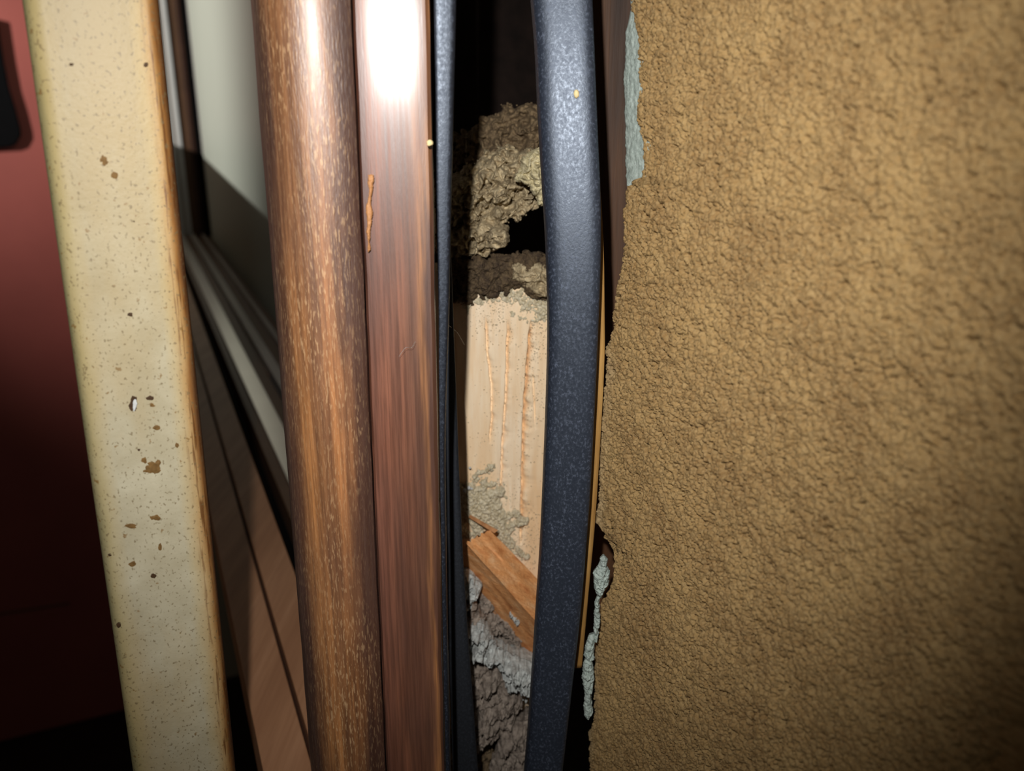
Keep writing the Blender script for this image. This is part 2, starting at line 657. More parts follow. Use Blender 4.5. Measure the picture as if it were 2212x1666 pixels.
# ------------------------------------------------------------------ crumbly lumps
def poly_dist(X, Y, poly):
    """signed distance (positive inside) of points to a polygon, in pixels"""
    n = len(poly)
    best = np.full(X.shape, 1e9)
    inside = np.zeros(X.shape, bool)
    for i in range(n):
        x0, y0 = poly[i]
        x1, y1 = poly[(i + 1) % n]
        dx, dy = x1 - x0, y1 - y0
        t = np.clip(((X - x0) * dx + (Y - y0) * dy) / (dx * dx + dy * dy + 1e-9), 0, 1)
        best = np.minimum(best, np.hypot(X - x0 - t * dx, Y - y0 - t * dy))
        c = ((y0 > Y) != (y1 > Y)) & (X < (x1 - x0) * (Y - y0) / (y1 - y0 + 1e-12) + x0)
        inside ^= c
    return np.where(inside, best, -best)


def lump(name, poly, Y, relief, mat, parent=None, seed=0, rim=45, step=2.0, rough=1.0, tilt=(0, 0), ragged=10, back=0.006, fine=1.0, pits=0.0):
    """a crumbly body: front and back sheet meeting at a ragged outline, with real depth"""
    xs = [p[0] for p in poly]
    ys = [p[1] for p in poly]
    gx = np.arange(min(xs) - 14, max(xs) + 14, step)
    gy = np.arange(min(ys) - 14, max(ys) + 14, step)
    X, Yp = np.meshgrid(gx, gy)
    d = poly_dist(X, Yp, poly)
    q = np.stack([X.ravel() / 60.0, Yp.ravel() / 60.0, np.full(X.size, seed * 1.7)], 1)
    d = d + ragged * 1.6 * fbm(q, 2.0, 4, seed + 60, 0.6).reshape(X.shape)
    k = np.clip(d / rim, 0, 1)
    prof = np.sqrt(np.maximum(0, 1 - (1 - k) ** 2))
    U = (X - 1106) / FPX
    V = (833 - Yp) / FPX
    r = np.stack([U, cp + V * sp, -sp + V * cp], -1)
    cx, cy = np.mean(xs), np.mean(ys)
    Yc = Y + tilt[0] * (X - cx) / 100.0 + tilt[1] * (Yp - cy) / 100.0
    P0 = C + r * (Yc / r[..., 1])[..., None]
    f = P0.reshape(-1, 3)
    n1 = fbm(f, 150, 3, seed + 1, 0.55)
    n2 = np.abs(fbm(f, 360, 3, seed + 7, 0.55))
    n3 = fbm(f, 1000, 3, seed + 13, 0.6)
    n1, n2, n3 = [a.reshape(X.shape) for a in (n1, n2, n3)]
    h = prof * (relief * (0.75 + 0.75 * rough * n1) + 0.0030 * rough * (0.35 - n2) + 0.0011 * fine * n3)
    if pits:
        pn = fbm(f + 5, 230, 2, seed + 23, 0.5).reshape(X.shape)
        h = h - prof * pits * np.clip((pn - 0.22) * 5, 0, 1)
    lat = 0.0016 * rough
    jx = lat * perlin(f * 300, seed + 31).reshape(X.shape)
    jz = lat * perlin(f * 300, seed + 37).reshape(X.shape)
    F = P0.copy()
    F[..., 1] -= h
    F[..., 0] += jx * prof
    F[..., 2] += jz * prof
    B = P0.copy()
    B[..., 1] += back * prof + 0.0002
    keep = d > 0
    mk = keep[:-1, :-1] | keep[1:, :-1] | keep[:-1, 1:] | keep[1:, 1:]
    nV = X.size
    Q = np.concatenate([grid_quads(*X.shape, mask=mk, flip=True), grid_quads(*X.shape, mask=mk) + nV])
    VV = np.concatenate([F.reshape(-1, 3), B.reshape(-1, 3)])
    VV, Q = compact(VV, Q)
    return link(name, raw_mesh(name, VV, Q), mat, parent)


# ------------------------------------------------------------------ inside the gap
gap_back = hexa('wall_cavity',
                [dw(0.42, 0.125, 0), dw(0.42, 0.42, 0), dw(0.46, 0.42, 0), dw(0.46, 0.125, 0)],
                [dw(0.42, 0.125, 2.4), dw(0.42, 0.42, 2.4), dw(0.46, 0.42, 2.4), dw(0.46, 0.125, 2.4)], M['tar'])
tag(gap_back, 'dark paper lined back of the gap', kind='structure')


def build_board():
    """pale pine board with three drying cracks, standing at the back of the gap"""
    Yb = 0.312
    x0 = atY(930, 833, Yb)[0]
    x1 = atY(1222, 833, Yb)[0]
    zt = atY(1100, 585, Yb)[2]
    st = 0.00024
    xs = np.arange(x0, x1, st)
    zd = np.arange(atY(1100, 1330, Yb)[2], zt, st)
    zs = np.array(list(reversed(growing(zd[0], st, 0.0, 1.6))) + list(zd))
    X, Z = np.meshgrid(xs, zs)
    h = np.zeros_like(X)
    cracks = [([(1048, 680), (1052, 770), (1060, 830), (1062, 900), (1056, 960)], 0.0026, 0.00042),
              ([(1097, 690), (1093, 790), (1092, 850), (1084, 960), (1080, 1060), (1068, 1130)], 0.0034, 0.00042),
              ([(1146, 690), (1138, 780), (1132, 860), (1128, 960), (1126, 1060), (1123, 1180)], 0.0046, 0.0006),
              ([(1150, 795), (1152, 850), (1156, 930)], 0.0014, 0.0003)]
    for pts, dep, wd in cracks:
        q = np.array([atY(a, b, Yb) for a, b in pts])
        best = np.full(X.shape, 1e9)
        for i in range(len(q) - 1):
            ax, az, bx, bz = q[i][0], q[i][2], q[i + 1][0], q[i + 1][2]
            t = np.clip(((X - ax) * (bx - ax) + (Z - az) * (bz - az)) / ((bx - ax) ** 2 + (bz - az) ** 2), 0, 1)
            best = np.minimum(best, np.hypot(X - ax - t * (bx - ax), Z - az - t * (bz - az)))
        q3 = np.stack([X.ravel() * 0 + dep * 999, X.ravel() * 0, Z.ravel()], 1)
        vary = (0.75 + 0.9 * fbm(q3, 160, 3, 45)).reshape(X.shape)
        ww = wd * np.clip(vary, 0.25, 1.8)
        # a split: sharp on its left lip, feathering out to the right
        order = np.argsort(q[:, 2])
        sx = X - np.interp(Z, q[order, 2], q[order, 0]) - 0.0003 * perlin(q3 * np.array([1, 1, 260]), 47).reshape(X.shape)
        zt_, zb0 = q[:, 2].max(), q[:, 2].min()
        ends = np.clip((zt_ - Z) / 0.006, 0, 1) * np.clip((Z - zb0) / 0.006, 0, 1)
        h += 1.05 * dep * ends * np.where(sx < 0, np.exp(-(sx / 0.00016) ** 2), np.exp(-np.abs(sx) / (2.2 * ww)))
    P = np.stack([X, np.full_like(X, Yb), Z], -1)
    f = P.reshape(-1, 3) * np.array([1, 1, 0.08])
    P[..., 1] += h + (0.0012 * perlin(f * 90, 3) + 0.0005 * perlin(f * 420, 4)).reshape(X.shape)
    # rounded left arris
    P[..., 1] += 0.004 * np.exp(-(X - x0) / 0.002)
    Rr, Cc = X.shape
    V = P.reshape(-1, 3)
    B = V.copy()
    B[:, 1] = Yb + 0.022
    Q = [grid_quads(Rr, Cc)]
    i = np.arange(Rr * Cc).reshape(Rr, Cc)
    n = Rr * Cc
    for a in (i[:, 0], i[::-1, -1], i[-1, :], i[0, ::-1]):
        Q.append(np.stack([a[1:], a[:-1], a[:-1] + n, a[1:] + n], 1))
    cor = np.array([[i[0, 0] + n, i[-1, 0] + n, i[-1, -1] + n, i[0, -1] + n]])
    Q.append(cor)
    VV, QQ = compact(np.concatenate([V, B]), np.concatenate(Q))
    o = link('pine_board', raw_mesh('pine_board', VV, QQ), M['pine'])
    tag(o, 'pale pine board with long drying cracks standing upright inside the wall gap', 'board')
    return o


board = build_board()

# brown batten behind the cable, right of the board
zb = atY(1262, 1440, 0.296)[2]
bl, br = atY(1236, 833, 0.306)[0], atY(1415, 833, 0.306)[0]
batten = prism('brown_batten', [(bl, 0.306), (br, 0.306), (br, 0.322), (bl, 0.322)], [zb, H - 0.2, H, 2.35], M['batten'], lean=0.0)
bevel(batten, 0.0015)
tag(batten, 'dark brown wooden batten ending behind the blue-black cable, beside the stucco edge', 'batten')

# crumbling mortar above the board
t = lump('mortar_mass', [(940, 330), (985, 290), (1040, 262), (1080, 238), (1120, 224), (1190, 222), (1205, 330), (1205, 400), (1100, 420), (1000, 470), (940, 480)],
         0.352, 0.012, M['mortar_dark'], seed=103, rim=80, step=1.4, rough=1.0, ragged=10, back=0.012, tilt=(-0.004, -0.006), pits=0.006)  # shade high in the gap painted as darker mortar
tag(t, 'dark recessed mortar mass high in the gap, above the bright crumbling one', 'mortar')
t = lump('mortar_mass', [(940, 420), (985, 372), (1030, 350), (1060, 322), (1100, 318), (1130, 330), (1205, 320), (1205, 440), (1170, 448), (1130, 462), (1098, 488), (1094, 520), (1060, 545), (1010, 549), (940, 548)],
         0.318, 0.014, M['mortar'], seed=3, rim=90, step=1.3, rough=1.1, ragged=12, back=0.012, tilt=(-0.007, -0.007), pits=0.007, fine=1.3)
tag(t, 'large crumbling sandy mortar mass at the top of the gap, between casing and cable', 'mortar')
t = lump('mortar_lump', [(1122, 345), (1150, 322), (1195, 318), (1200, 438), (1165, 440), (1140, 400), (1118, 392)],
         0.297, 0.006, M['mortar_pale'], seed=9, rim=30, step=1.4, rough=1.0, ragged=5, back=0.012)
tag(t, 'pale yellowish mortar nose sticking out beside the blue-black cable', 'mortar')
t = lump('mortar_lump', [(1046, 508), (1066, 490), (1094, 494), (1100, 512), (1090, 534), (1066, 540), (1052, 530)],
         0.302, 0.008, M['mortar'], seed=15, rim=22, step=1.3, rough=0.7, ragged=4, back=0.010)
tag(t, 'small round mortar lump hanging at the bottom tip of the large crumbling mass', 'mortar')
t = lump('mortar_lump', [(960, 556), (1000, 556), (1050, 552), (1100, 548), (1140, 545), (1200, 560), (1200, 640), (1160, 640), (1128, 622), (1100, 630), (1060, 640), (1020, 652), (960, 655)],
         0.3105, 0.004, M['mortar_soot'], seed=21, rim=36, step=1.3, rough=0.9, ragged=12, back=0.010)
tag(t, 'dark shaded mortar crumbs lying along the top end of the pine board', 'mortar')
t = lump('mortar_lump', [(1104, 572), (1140, 566), (1205, 572), (1205, 650), (1160, 642), (1130, 618), (1106, 602)],
         0.309, 0.006, M['mortar'], seed=27, rim=26, step=1.4, rough=0.9, ragged=5, back=0.010)
tag(t, 'sandy mortar lump on top of the pine board, next to the blue-black cable', 'mortar')
t = lump('mortar_film', [(1000, 632), (1060, 618), (1110, 612), (1200, 632), (1205, 690), (1160, 700), (1130, 676), (1090, 652), (1050, 662), (1015, 660)],
         0.3120, 0.0012, M['grit'], parent=board, seed=33, rim=36, step=1.2, rough=0.14, ragged=26, back=0.002, fine=0.9)
tag(t, 'gritty mortar film stuck to the upper end of the board')
t = lump('mortar_film', [(960, 1085), (1000, 1055), (1035, 1024), (1062, 1016), (1076, 1060), (1086, 1096), (1110, 1130), (1135, 1200), (1110, 1190), (1050, 1160), (960, 1150)],
         0.3118, 0.0026, M['grit'], parent=board, seed=39, rim=40, step=1.2, rough=0.45, ragged=22, back=0.002, fine=1.2)
tag(t, 'grey gritty mortar smear on the lower left of the board')


def grit(name, spots, Y, mat, parent, n, seed):
    """loose sand grains stuck to a face, thinning out with distance: too many to count"""
    rnd = np.random.RandomState(seed)
    V, Q = [], []
    base = np.array([(1, 0, 0), (0, 1, 0), (-1, 0, 0), (0, -1, 0), (0, 0, 1), (0, 0, -1)], float)
    tri = np.array([(0, 1, 4), (1, 2, 4), (2, 3, 4), (3, 0, 4), (1, 0, 5), (2, 1, 5), (3, 2, 5), (0, 3, 5)])
    for k in range(n):
        cx, cy, rx, ry = spots[rnd.randint(len(spots))]
        x, y = cx + rnd.randn() * rx, cy + rnd.randn() * ry
        if x < 985 or x > 1200 or y < 612 or y > 1230:
            continue
        r = (0.0001 + 0.00022 * rnd.rand() ** 2)
        V.append(base * r * (0.7 + 0.6 * rnd.rand(6, 1)) + atY(x, y, Y - r * 0.2))
        Q.append(tri + 6 * (len(V) - 1))
    o = link(name, raw_mesh(name, np.concatenate(V), np.concatenate(Q)), mat, parent, smooth=False)
    tag(o, 'loose pale sand grains stuck to the board', kind='stuff')
    return o


grit('sand_grains', [(1120, 670, 45, 40), (1060, 660, 40, 30), (1170, 690, 25, 60), (1040, 1070, 45, 40), (1100, 1130, 30, 60), (1130, 1180, 25, 50), (1090, 860, 50, 130), (1150, 800, 20, 90)], 0.3118, M['grit'], board, 2600, 5)

# the split lath stuck across the lower gap
def pY(px, py, Y):
    return atY(px, py, Y)


def build_lath():
    n = 40
    A = [pY(1006, 1172, 0.288), pY(1058, 1146, 0.300), pY(1044, 1150, 0.312), pY(990, 1226, 0.302)]
    Bq = [pY(1214, 1402, 0.276), pY(1240, 1330, 0.294), pY(1240, 1330, 0.312), pY(1200, 1500, 0.296)]
    V = []
    m = 12
    for k in range(n + 1):
        s = k / n
        ring = [A[j] * (1 - s) + Bq[j] * s for j in range(4)]
        for j in range(4):
            for e in range(m):
                u = e / m
                p = ring[j] * (1 - u) + ring[(j + 1) % 4] * u
                if k == 0:
                    p = p + np.array([0.0016, 0, -0.0016]) * (random.random() - 0.3)
                V.append(p)
    V = np.array(V)
    ax = Bq[0] - A[0]
    ax = ax / np.linalg.norm(ax)
    al = V @ ax
    q = V - al[:, None] * ax + (al * 0.07)[:, None] * ax
    V[:, 1] += 0.0011 * perlin(q * 420, 71) + 0.0006 * perlin(q * 1100, 72)
    V[:, 2] += 0.0008 * perlin(q * 420, 73)
    R = m * 4
    Q = grid_quads(n + 1, R, wrap=True)
    me = raw_mesh('split_lath', V, Q)
    o = link('split_lath', me, M['lath'])
    import bmesh
    bm = bmesh.new()
    bm.from_mesh(me)
    bmesh.ops.holes_fill(bm, edges=bm.edges, sides=0)
    bmesh.ops.recalc_face_normals(bm, faces=bm.faces)
    bm.to_mesh(me)
    bm.free()
    shade_auto(o, 40)
    tag(o, 'reddish split wooden lath lying slantwise across the lower gap', 'lath')
    return o


lath = build_lath()
spl = hexa('wood_splinter', [pY(1012, 1118, 0.306), pY(1016, 1112, 0.306), pY(1016, 1112, 0.309), pY(1012, 1118, 0.309)],
           [pY(1068, 1152, 0.299), pY(1076, 1146, 0.299), pY(1076, 1146, 0.303), pY(1068, 1152, 0.303)], M['chip'])
tag(spl, 'thin pale wood splinter sticking out above the slanting lath', 'splinter')

# lower mortar
LOW = [
    ('mortar_mass', [(985, 1215), (1010, 1235), (1040, 1262), (1075, 1305), (1110, 1340), (1150, 1400), (1175, 1470), (1100, 1450), (1040, 1420), (985, 1400)],
     0.300, 0.006, 'mortar_grey', 45, 40, 0.9, 'grey purplish mortar body under the slanting lath'),
    ('mortar_lump', [(985, 1236), (1012, 1240), (1034, 1262), (1028, 1300), (1006, 1310), (985, 1300)],
     0.292, 0.006, 'mortar_white', 51, 22, 0.7, 'small pale mortar lump tucked left under the slanting lath'),
    ('mortar_lump', [(985, 1320), (1020, 1312), (1040, 1325), (1046, 1350), (1020, 1362), (985, 1360)],
     0.290, 0.006, 'mortar_grey', 54, 22, 0.8, 'small grey mortar lump by the dark strap, above the white ridge'),
    ('mortar_lump', [(1000, 1352), (1040, 1348), (1062, 1375), (1078, 1402), (1110, 1416), (1165, 1440), (1165, 1498), (1140, 1510), (1110, 1490), (1080, 1450), (1030, 1420), (1000, 1410)],
     0.285, 0.008, 'mortar_white', 57, 26, 0.9, 'whitish knobbly mortar ridge running down towards the blue-black cable'),
    ('mortar_mass', [(995, 1400), (1040, 1408), (1085, 1440), (1120, 1490), (1135, 1515), (1110, 1560), (1080, 1575), (1060, 1600), (1000, 1620), (985, 1500)],
     0.291, 0.008, 'mortar_grey', 63, 34, 1.0, 'grey brown mortar slope below the white ridge'),
    ('mortar_lump', [(1116, 1308), (1126, 1314), (1126, 1338), (1116, 1346), (1106, 1338), (1106, 1316)],
     0.292, 0.004, 'mortar_white', 66, 10, 0.35, 'tiny white mortar knob resting on the edge of the slanting lath'),
    ('mortar_lump', [(1080, 1580), (1110, 1560), (1150, 1540), (1170, 1600), (1165, 1700), (1070, 1720), (1062, 1660)],
     0.291, 0.008, 'mortar_grey', 69, 30, 1.0, 'grey mortar lump at the foot of the gap, left of the cable'),
]
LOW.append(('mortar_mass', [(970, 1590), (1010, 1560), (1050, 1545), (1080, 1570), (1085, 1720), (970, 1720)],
            0.303, 0.008, 'mortar_dark', 72, 34, 0.9, 'dark shaded mortar low in the gap, beside the dull black strap'))  # lowest mass uses the darker mortar colour
for nm, poly, Yl, rel, mt, sd, rim, rg, lab in LOW:
    t = lump(nm, poly, Yl, rel, M[mt], seed=sd, rim=rim, step=1.2, rough=rg * 1.25, ragged=9, back=0.012, pits=0.006, fine=1.9)
    tag(t, lab, 'mortar')

# white plaster crumbs clinging to the lower stucco edge
CR = [([(1296, 1206), (1304, 1200), (1313, 1206), (1312, 1222), (1318, 1236), (1316, 1256), (1306, 1276), (1298, 1290), (1288, 1280), (1283, 1258), (1282, 1238), (1292, 1226)], 81),
      ([(1288, 1288), (1297, 1286), (1297, 1310), (1294, 1350), (1290, 1385), (1282, 1386), (1284, 1350), (1282, 1318)], 84),
      ([(1272, 1372), (1284, 1368), (1286, 1392), (1282, 1420), (1272, 1428), (1262, 1414), (1264, 1390)], 87),
      ([(1262, 1424), (1276, 1420), (1282, 1450), (1280, 1490), (1278, 1540), (1270, 1558), (1262, 1545), (1264, 1500), (1258, 1460)], 90)]
for poly, sd in CR:
    t = lump('plaster_crumb', poly, 0.2475, 0.0022, M['bare'], parent=wall_right, seed=sd, rim=12, step=0.9, rough=0.6, ragged=2.5, back=0.003)
    if sd == 81:
        tag(t, 'whitish plaster crumb on the broken edge')


# ------------------------------------------------------------------ wooden casing with a rounded front
ZS = [0.0, 0.6, 1.2, H - 0.3, H - 0.2, H - 0.1, H, H + 0.1, H + 0.3, 2.35]
Rr = atY(949, 833, 0.225)
nf = np.array([0.085, -1.0]); nf /= np.linalg.norm(nf)
tl = np.array([nf[1], -nf[0]])               # along the face, towards the left
if tl[0] > 0:
    tl = -tl


def cas(u, v):
    """u along the face from its right corner to the left, v back into the wall"""
    p = Rr[:2] + tl * u - nf * v
    return (p[0], p[1])


WF, WR = 0.0200, 0.0275
X_RIGHT = Rr[0]
X_LEFT = atY(583, 833, 0.235)[0]
flat_prof = [cas(0.0006, 0.045), cas(0.0, 0.004), cas(0.0002, 0.0012), cas(0.0012, 0.0002)]
flat_prof += [cas(WF * k / 6, 0.0) for k in range(1, 6)]
flat_prof += [cas(WF - 0.0010, 0.0002), cas(WF - 0.0003, 0.0012), cas(WF - 0.0002, 0.045)]
round_prof = [cas(WF, 0.045), cas(WF, 0.0018)]
for k in range(0, 29):
    a = math.radians(58 - 148 * k / 28)
    if a > 0:
        round_prof.append(cas(WF + 0.0125 - 0.0124 * math.sin(a) / math.sin(math.radians(58)), 0.0125 * (1 - math.cos(a)) * 0.55 - 0.0035))
    else:
        round_prof.append(cas(WF + 0.0125 - WR * 0.53 * math.sin(a), 0.0125 * (1 - math.cos(a)) * 1.3 - 0.0035))
round_prof += [cas(WF + 0.027, 0.045)]


def cas_wob(V):
    q = V * np.array([1, 1, 0.4])
    V = V.copy()
    V[:, 0] += 0.0003 * perlin(q * 140, 5)
    return V


zs_c = [0.0, 0.7, 1.2] + list(np.arange(H - 0.26, H + 0.08, 0.004)) + [H + 0.3, 2.35]
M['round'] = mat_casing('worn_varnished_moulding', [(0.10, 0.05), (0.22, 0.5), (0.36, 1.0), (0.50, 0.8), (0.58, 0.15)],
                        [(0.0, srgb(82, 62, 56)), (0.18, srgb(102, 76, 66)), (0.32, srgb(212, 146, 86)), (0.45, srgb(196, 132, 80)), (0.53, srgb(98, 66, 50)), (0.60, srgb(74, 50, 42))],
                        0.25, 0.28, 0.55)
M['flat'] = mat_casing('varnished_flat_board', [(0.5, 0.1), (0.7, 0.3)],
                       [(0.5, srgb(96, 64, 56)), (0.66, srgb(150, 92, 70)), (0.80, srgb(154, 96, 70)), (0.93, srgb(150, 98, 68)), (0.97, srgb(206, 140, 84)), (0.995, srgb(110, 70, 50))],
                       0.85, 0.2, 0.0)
casing = bpy.data.objects.new('wooden_casing', None)
COL.objects.link(casing)
tag(casing, 'dark red-brown varnished wooden casing with a rounded front, left of the gap', 'casing')
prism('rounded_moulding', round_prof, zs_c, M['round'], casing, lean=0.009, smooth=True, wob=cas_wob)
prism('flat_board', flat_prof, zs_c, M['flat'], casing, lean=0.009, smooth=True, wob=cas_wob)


def strap(name, rows, Y, thick, mat, parent=None, n_side=24, sq=3.0, yaw=0.0, ext=True):
    """a flat-oval flexible strip; rows are (py, left px, right px)"""
    rows = sorted(rows)
    py = np.array([r[0] for r in rows], float)
    L = np.array([r[1] for r in rows], float)
    R = np.array([r[2] for r in rows], float)
    yy = np.linspace(py[0], py[-1], 140)
    # smooth interpolation
    def sm(a):
        b = np.interp(yy, py, a)
        k = np.ones(9) / 9
        return np.convolve(np.pad(b, 4, mode='reflect', reflect_type='odd'), k, 'valid')
    l, r = sm(L), sm(R)
    rings = []
    for y, a, b in zip(yy, l, r):
        Yk = Y(y) if callable(Y) else Y
        p, q = atY(a, y, Yk), atY(b, y, Yk)
        rings.append(((p + q) / 2, (q[0] - p[0]) / 2))
    # carry on straight above and below the photograph
    c0, w0 = rings[0]
    c1, w1 = rings[-1]
    d0 = (rings[0][0] - rings[6][0]); d0 = d0 / d0[2]
    d1 = (rings[-1][0] - rings[-7][0]); d1 = d1 / abs(d1[2])
    up = [(c0 + np.array([d0[0] * 0.1 * (1 - math.exp(-s / 0.1)), 0, s]), w0) for s in (0.35, 0.12, 0.05, 0.02)]
    zb = c1[2]
    dn = [(np.array([c1[0] + d1[0] * 0.06 * (1 - math.exp(-s / 0.06)), c1[1], zb - s]), w1) for s in (0.02, 0.05, 0.12, 0.3, zb - 0.3, zb - 0.002)]
    if ext:
        rings = up + rings + dn
    V = []
    for c, w in rings:
        for k in range(n_side):
            a = 2 * math.pi * k / n_side
            ca, sa = math.cos(a), math.sin(a)
            e = 2.0 / sq
            x = math.copysign(abs(ca) ** e, ca) * w
            y = math.copysign(abs(sa) ** e, sa) * thick / 2
            V.append((c[0] + x * math.cos(yaw) - y * math.sin(yaw), c[1] + y * math.cos(yaw) - x * math.sin(yaw), c[2]))
    n = len(rings)
    F = grid_quads(n, n_side, wrap=True)
    me = raw_mesh(name, V, F)
    o = link(name, me, mat, parent)
    import bmesh
    bm = bmesh.new()
    bm.from_mesh(me)
    bmesh.ops.holes_fill(bm, edges=bm.edges, sides=0)
    bmesh.ops.recalc_face_normals(bm, faces=bm.faces)
    bm.to_mesh(me)
    bm.free()
    return o


seal = strap('rubber_seal', [(0, 938, 985), (100, 940, 983), (200, 942, 980), (300, 943, 978), (400, 944, 975), (500, 946, 973), (600, 948, 971), (700, 949, 969), (800, 949, 965), (900, 950, 962), (1000, 951, 961), (1200, 955, 964), (1400, 958, 967), (1666, 964, 973)],
             0.2275, 0.003, M['seal'], casing, sq=4.5, yaw=-0.12)
tag(seal, 'thin black rubber seal along the right edge, shiny blue at the top')
chip = lump('exposed_wood', [(795, 378), (806, 378), (806, 410), (801, 440), (804, 470), (798, 500), (800, 540), (795, 545), (793, 500), (792, 440), (796, 420)],
            0.2222, 0.0006, M['chip'], casing, seed=95, rim=5, step=0.8, rough=0.03, ragged=1.8, back=0.003, fine=0.15)
tag(chip, 'orange sliver of bare wood where the varnish has chipped')

cable = strap('rubber_cable', [(0, 1147, 1277), (100, 1156, 1281), (200, 1160, 1285), (300, 1165, 1289), (400, 1171, 1294), (500, 1178, 1296), (600, 1182, 1294), (700, 1184, 1290), (800, 1182, 1286), (900, 1179, 1281), (1000, 1175, 1276), (1100, 1171, 1270), (1200, 1166, 1262), (1300, 1159, 1254), (1400, 1153, 1243), (1500, 1146, 1231), (1600, 1139, 1220), (1666, 1133, 1212)],
              lambda y: 0.252 - 0.006 * math.sin(math.pi * y / 1666), 0.010, M['rubber'], sq=4.0, n_side=56, yaw=0.10)
tag(cable, 'thick dusty blue-black rubber cable bowing down through the gap beside the stucco', 'cable')
M['edging'] = mat_wood('tan_edging_wood', (srgb(120, 84, 40), srgb(168, 126, 66), srgb(186, 146, 84)), 'Z', 300, 0.05, 0.7)
edg = strap('edging_strip', [(380, 1268, 1295), (450, 1268, 1300), (560, 1266, 1305), (660, 1264, 1306), (750, 1262, 1307), (850, 1258, 1303), (950, 1254, 1297), (1050, 1248, 1291), (1150, 1240, 1284), (1250, 1232, 1274), (1350, 1224, 1265), (1440, 1216, 1257)],
            lambda y: 0.2592 - 0.0062 * math.sin(math.pi * y / 1666), 0.0022, M['edging'], sq=4.0, ext=False)
tag(edg, 'narrow tan wooden edging strip peeping out right of the blue-black cable', 'strip')
strap2 = strap('black_strap', [(0, 938, 962), (400, 940, 968), (500, 943, 972), (600, 946, 977), (700, 949, 980), (800, 952, 984), (900, 955, 988), (1000, 957, 991), (1100, 959, 996), (1200, 962, 1000), (1300, 965, 1007), (1400, 968, 1013), (1500, 972, 1021), (1600, 976, 1028), (1666, 978, 1033)],
               0.262, 0.004, M['rubber_dark'], sq=3.0)
tag(strap2, 'dull black rubber strap bulging out behind the casing, left side of the gap', 'strap')


# ------------------------------------------------------------------ cream strip
pl_, pr_ = atY(163, 833, 0.199), atY(427, 833, 0.2105)
cz = pl_[2]
LEANC = 0.0165
cv = (pr_ - pl_)[:2]
cw = float(np.linalg.norm(cv))
TH = 0.008
cprof = []
for x0, r, a0, dep in ((0.0045, 0.0045, 180, 0.0045), (cw - 0.0030, 0.0030, 270, 0.0036)):
    for k in range(8):
        a = math.radians(a0 + 90 * k / 7)
        cprof.append((x0 + r * math.cos(a), dep + dep * math.sin(a)))
cprof += [(cw - 0.001, TH), (0.001, TH)]
M['cream'] = mat_cream(0.0, cw)
cream = prism('cream_strip', cprof, [0.0, 0.5, 1.0, H - 0.2, H - 0.1, H, H + 0.1, 2.3], M['cream'], smooth=True)
cd_ = cv / cw
LEANC /= cd_[0]
cream.location = (pl_[0] - LEANC * cz * cd_[0], pl_[1] - LEANC * cz * cd_[1], 0.0)
cream.rotation_euler = (0, math.atan(LEANC), math.atan2(cv[1], cv[0]))
bpy.context.view_layer.update()
MX = cream.matrix_world.copy()
tag(cream, 'upright cream painted wooden strip with yellowed, scuffed and speckled edges', 'strip')

M['scuff'] = mat_plain('brown_bare_patch', srgb(128, 96, 52), 0.7, 0.3, 0.4, 900)
M['scuff_dark'] = mat_plain('dark_brown_dent', srgb(74, 52, 30), 0.7, 0.3, 0.4, 900)


def cream_Y(px, py):
    """depth of the strip's face along this pixel's ray"""
    r = ray(px, py)
    nn = np.array([cv[1], -cv[0], 0.0]) / cw
    z = H
    for _ in range(4):
        p0 = np.array([pl_[0] + LEANC * cd_[0] * (z - cz), pl_[1] + LEANC * cd_[1] * (z - cz), z])
        t = ((p0 - C) * np.array([1, 1, 0])).dot(nn) / (r * np.array([1, 1, 0])).dot(nn)
        z = (C + r * t)[2]
    return (C + r * t)[1]


SCUFFS = [(225, 348, 7, 11, 'scuff'), (247, 378, 9, 7, 'scuff'), (289, 876, 7, 20, 'scuff_dark'), (326, 860, 8, 6, 'scuff_dark'), (329, 877, 7, 5, 'scuff'),
          (312, 996, 6, 8, 'scuff'), (328, 1010, 14, 10, 'scuff'), (343, 1000, 7, 6, 'scuff'), (322, 1018, 8, 6, 'scuff'), (382, 963, 5, 5, 'scuff'), (334, 1120, 12, 6, 'scuff'),
          (280, 1137, 14, 5, 'scuff'), (286, 1219, 6, 4, 'scuff'), (237, 1199, 4, 4, 'scuff_dark'), (332, 1245, 4, 4, 'scuff_dark'), (257, 1350, 4, 4, 'scuff_dark'),
          (338, 925, 8, 5, 'scuff'), (345, 1180, 4, 8, 'scuff'), (316, 140, 5, 5, 'scuff_dark'), (155, 140, 4, 4, 'scuff_dark'), (290, 478, 3, 3, 'scuff_dark'), (280, 680, 5, 4, 'scuff_dark'), (300, 972, 4, 4, 'scuff_dark')]
for k, (x, y, rx, ry, mt) in enumerate(SCUFFS):
    poly = [(x + rx * (0.7 + 0.6 * random.random()) * math.cos(a * math.pi / 5), y + ry * (0.7 + 0.6 * random.random()) * math.sin(a * math.pi / 5)) for a in range(10)]
    slope = (cream_Y(x + 10, y) - cream_Y(x - 10, y)) * 5
    lump('paint_scuff', poly, cream_Y(x, y) - 0.00002, 0.00010, M[mt], cream, seed=200 + k, rim=4, step=0.8, rough=0.02, ragged=min(rx, ry) * 0.55, back=0.0006, fine=0.05, tilt=(slope, 0))
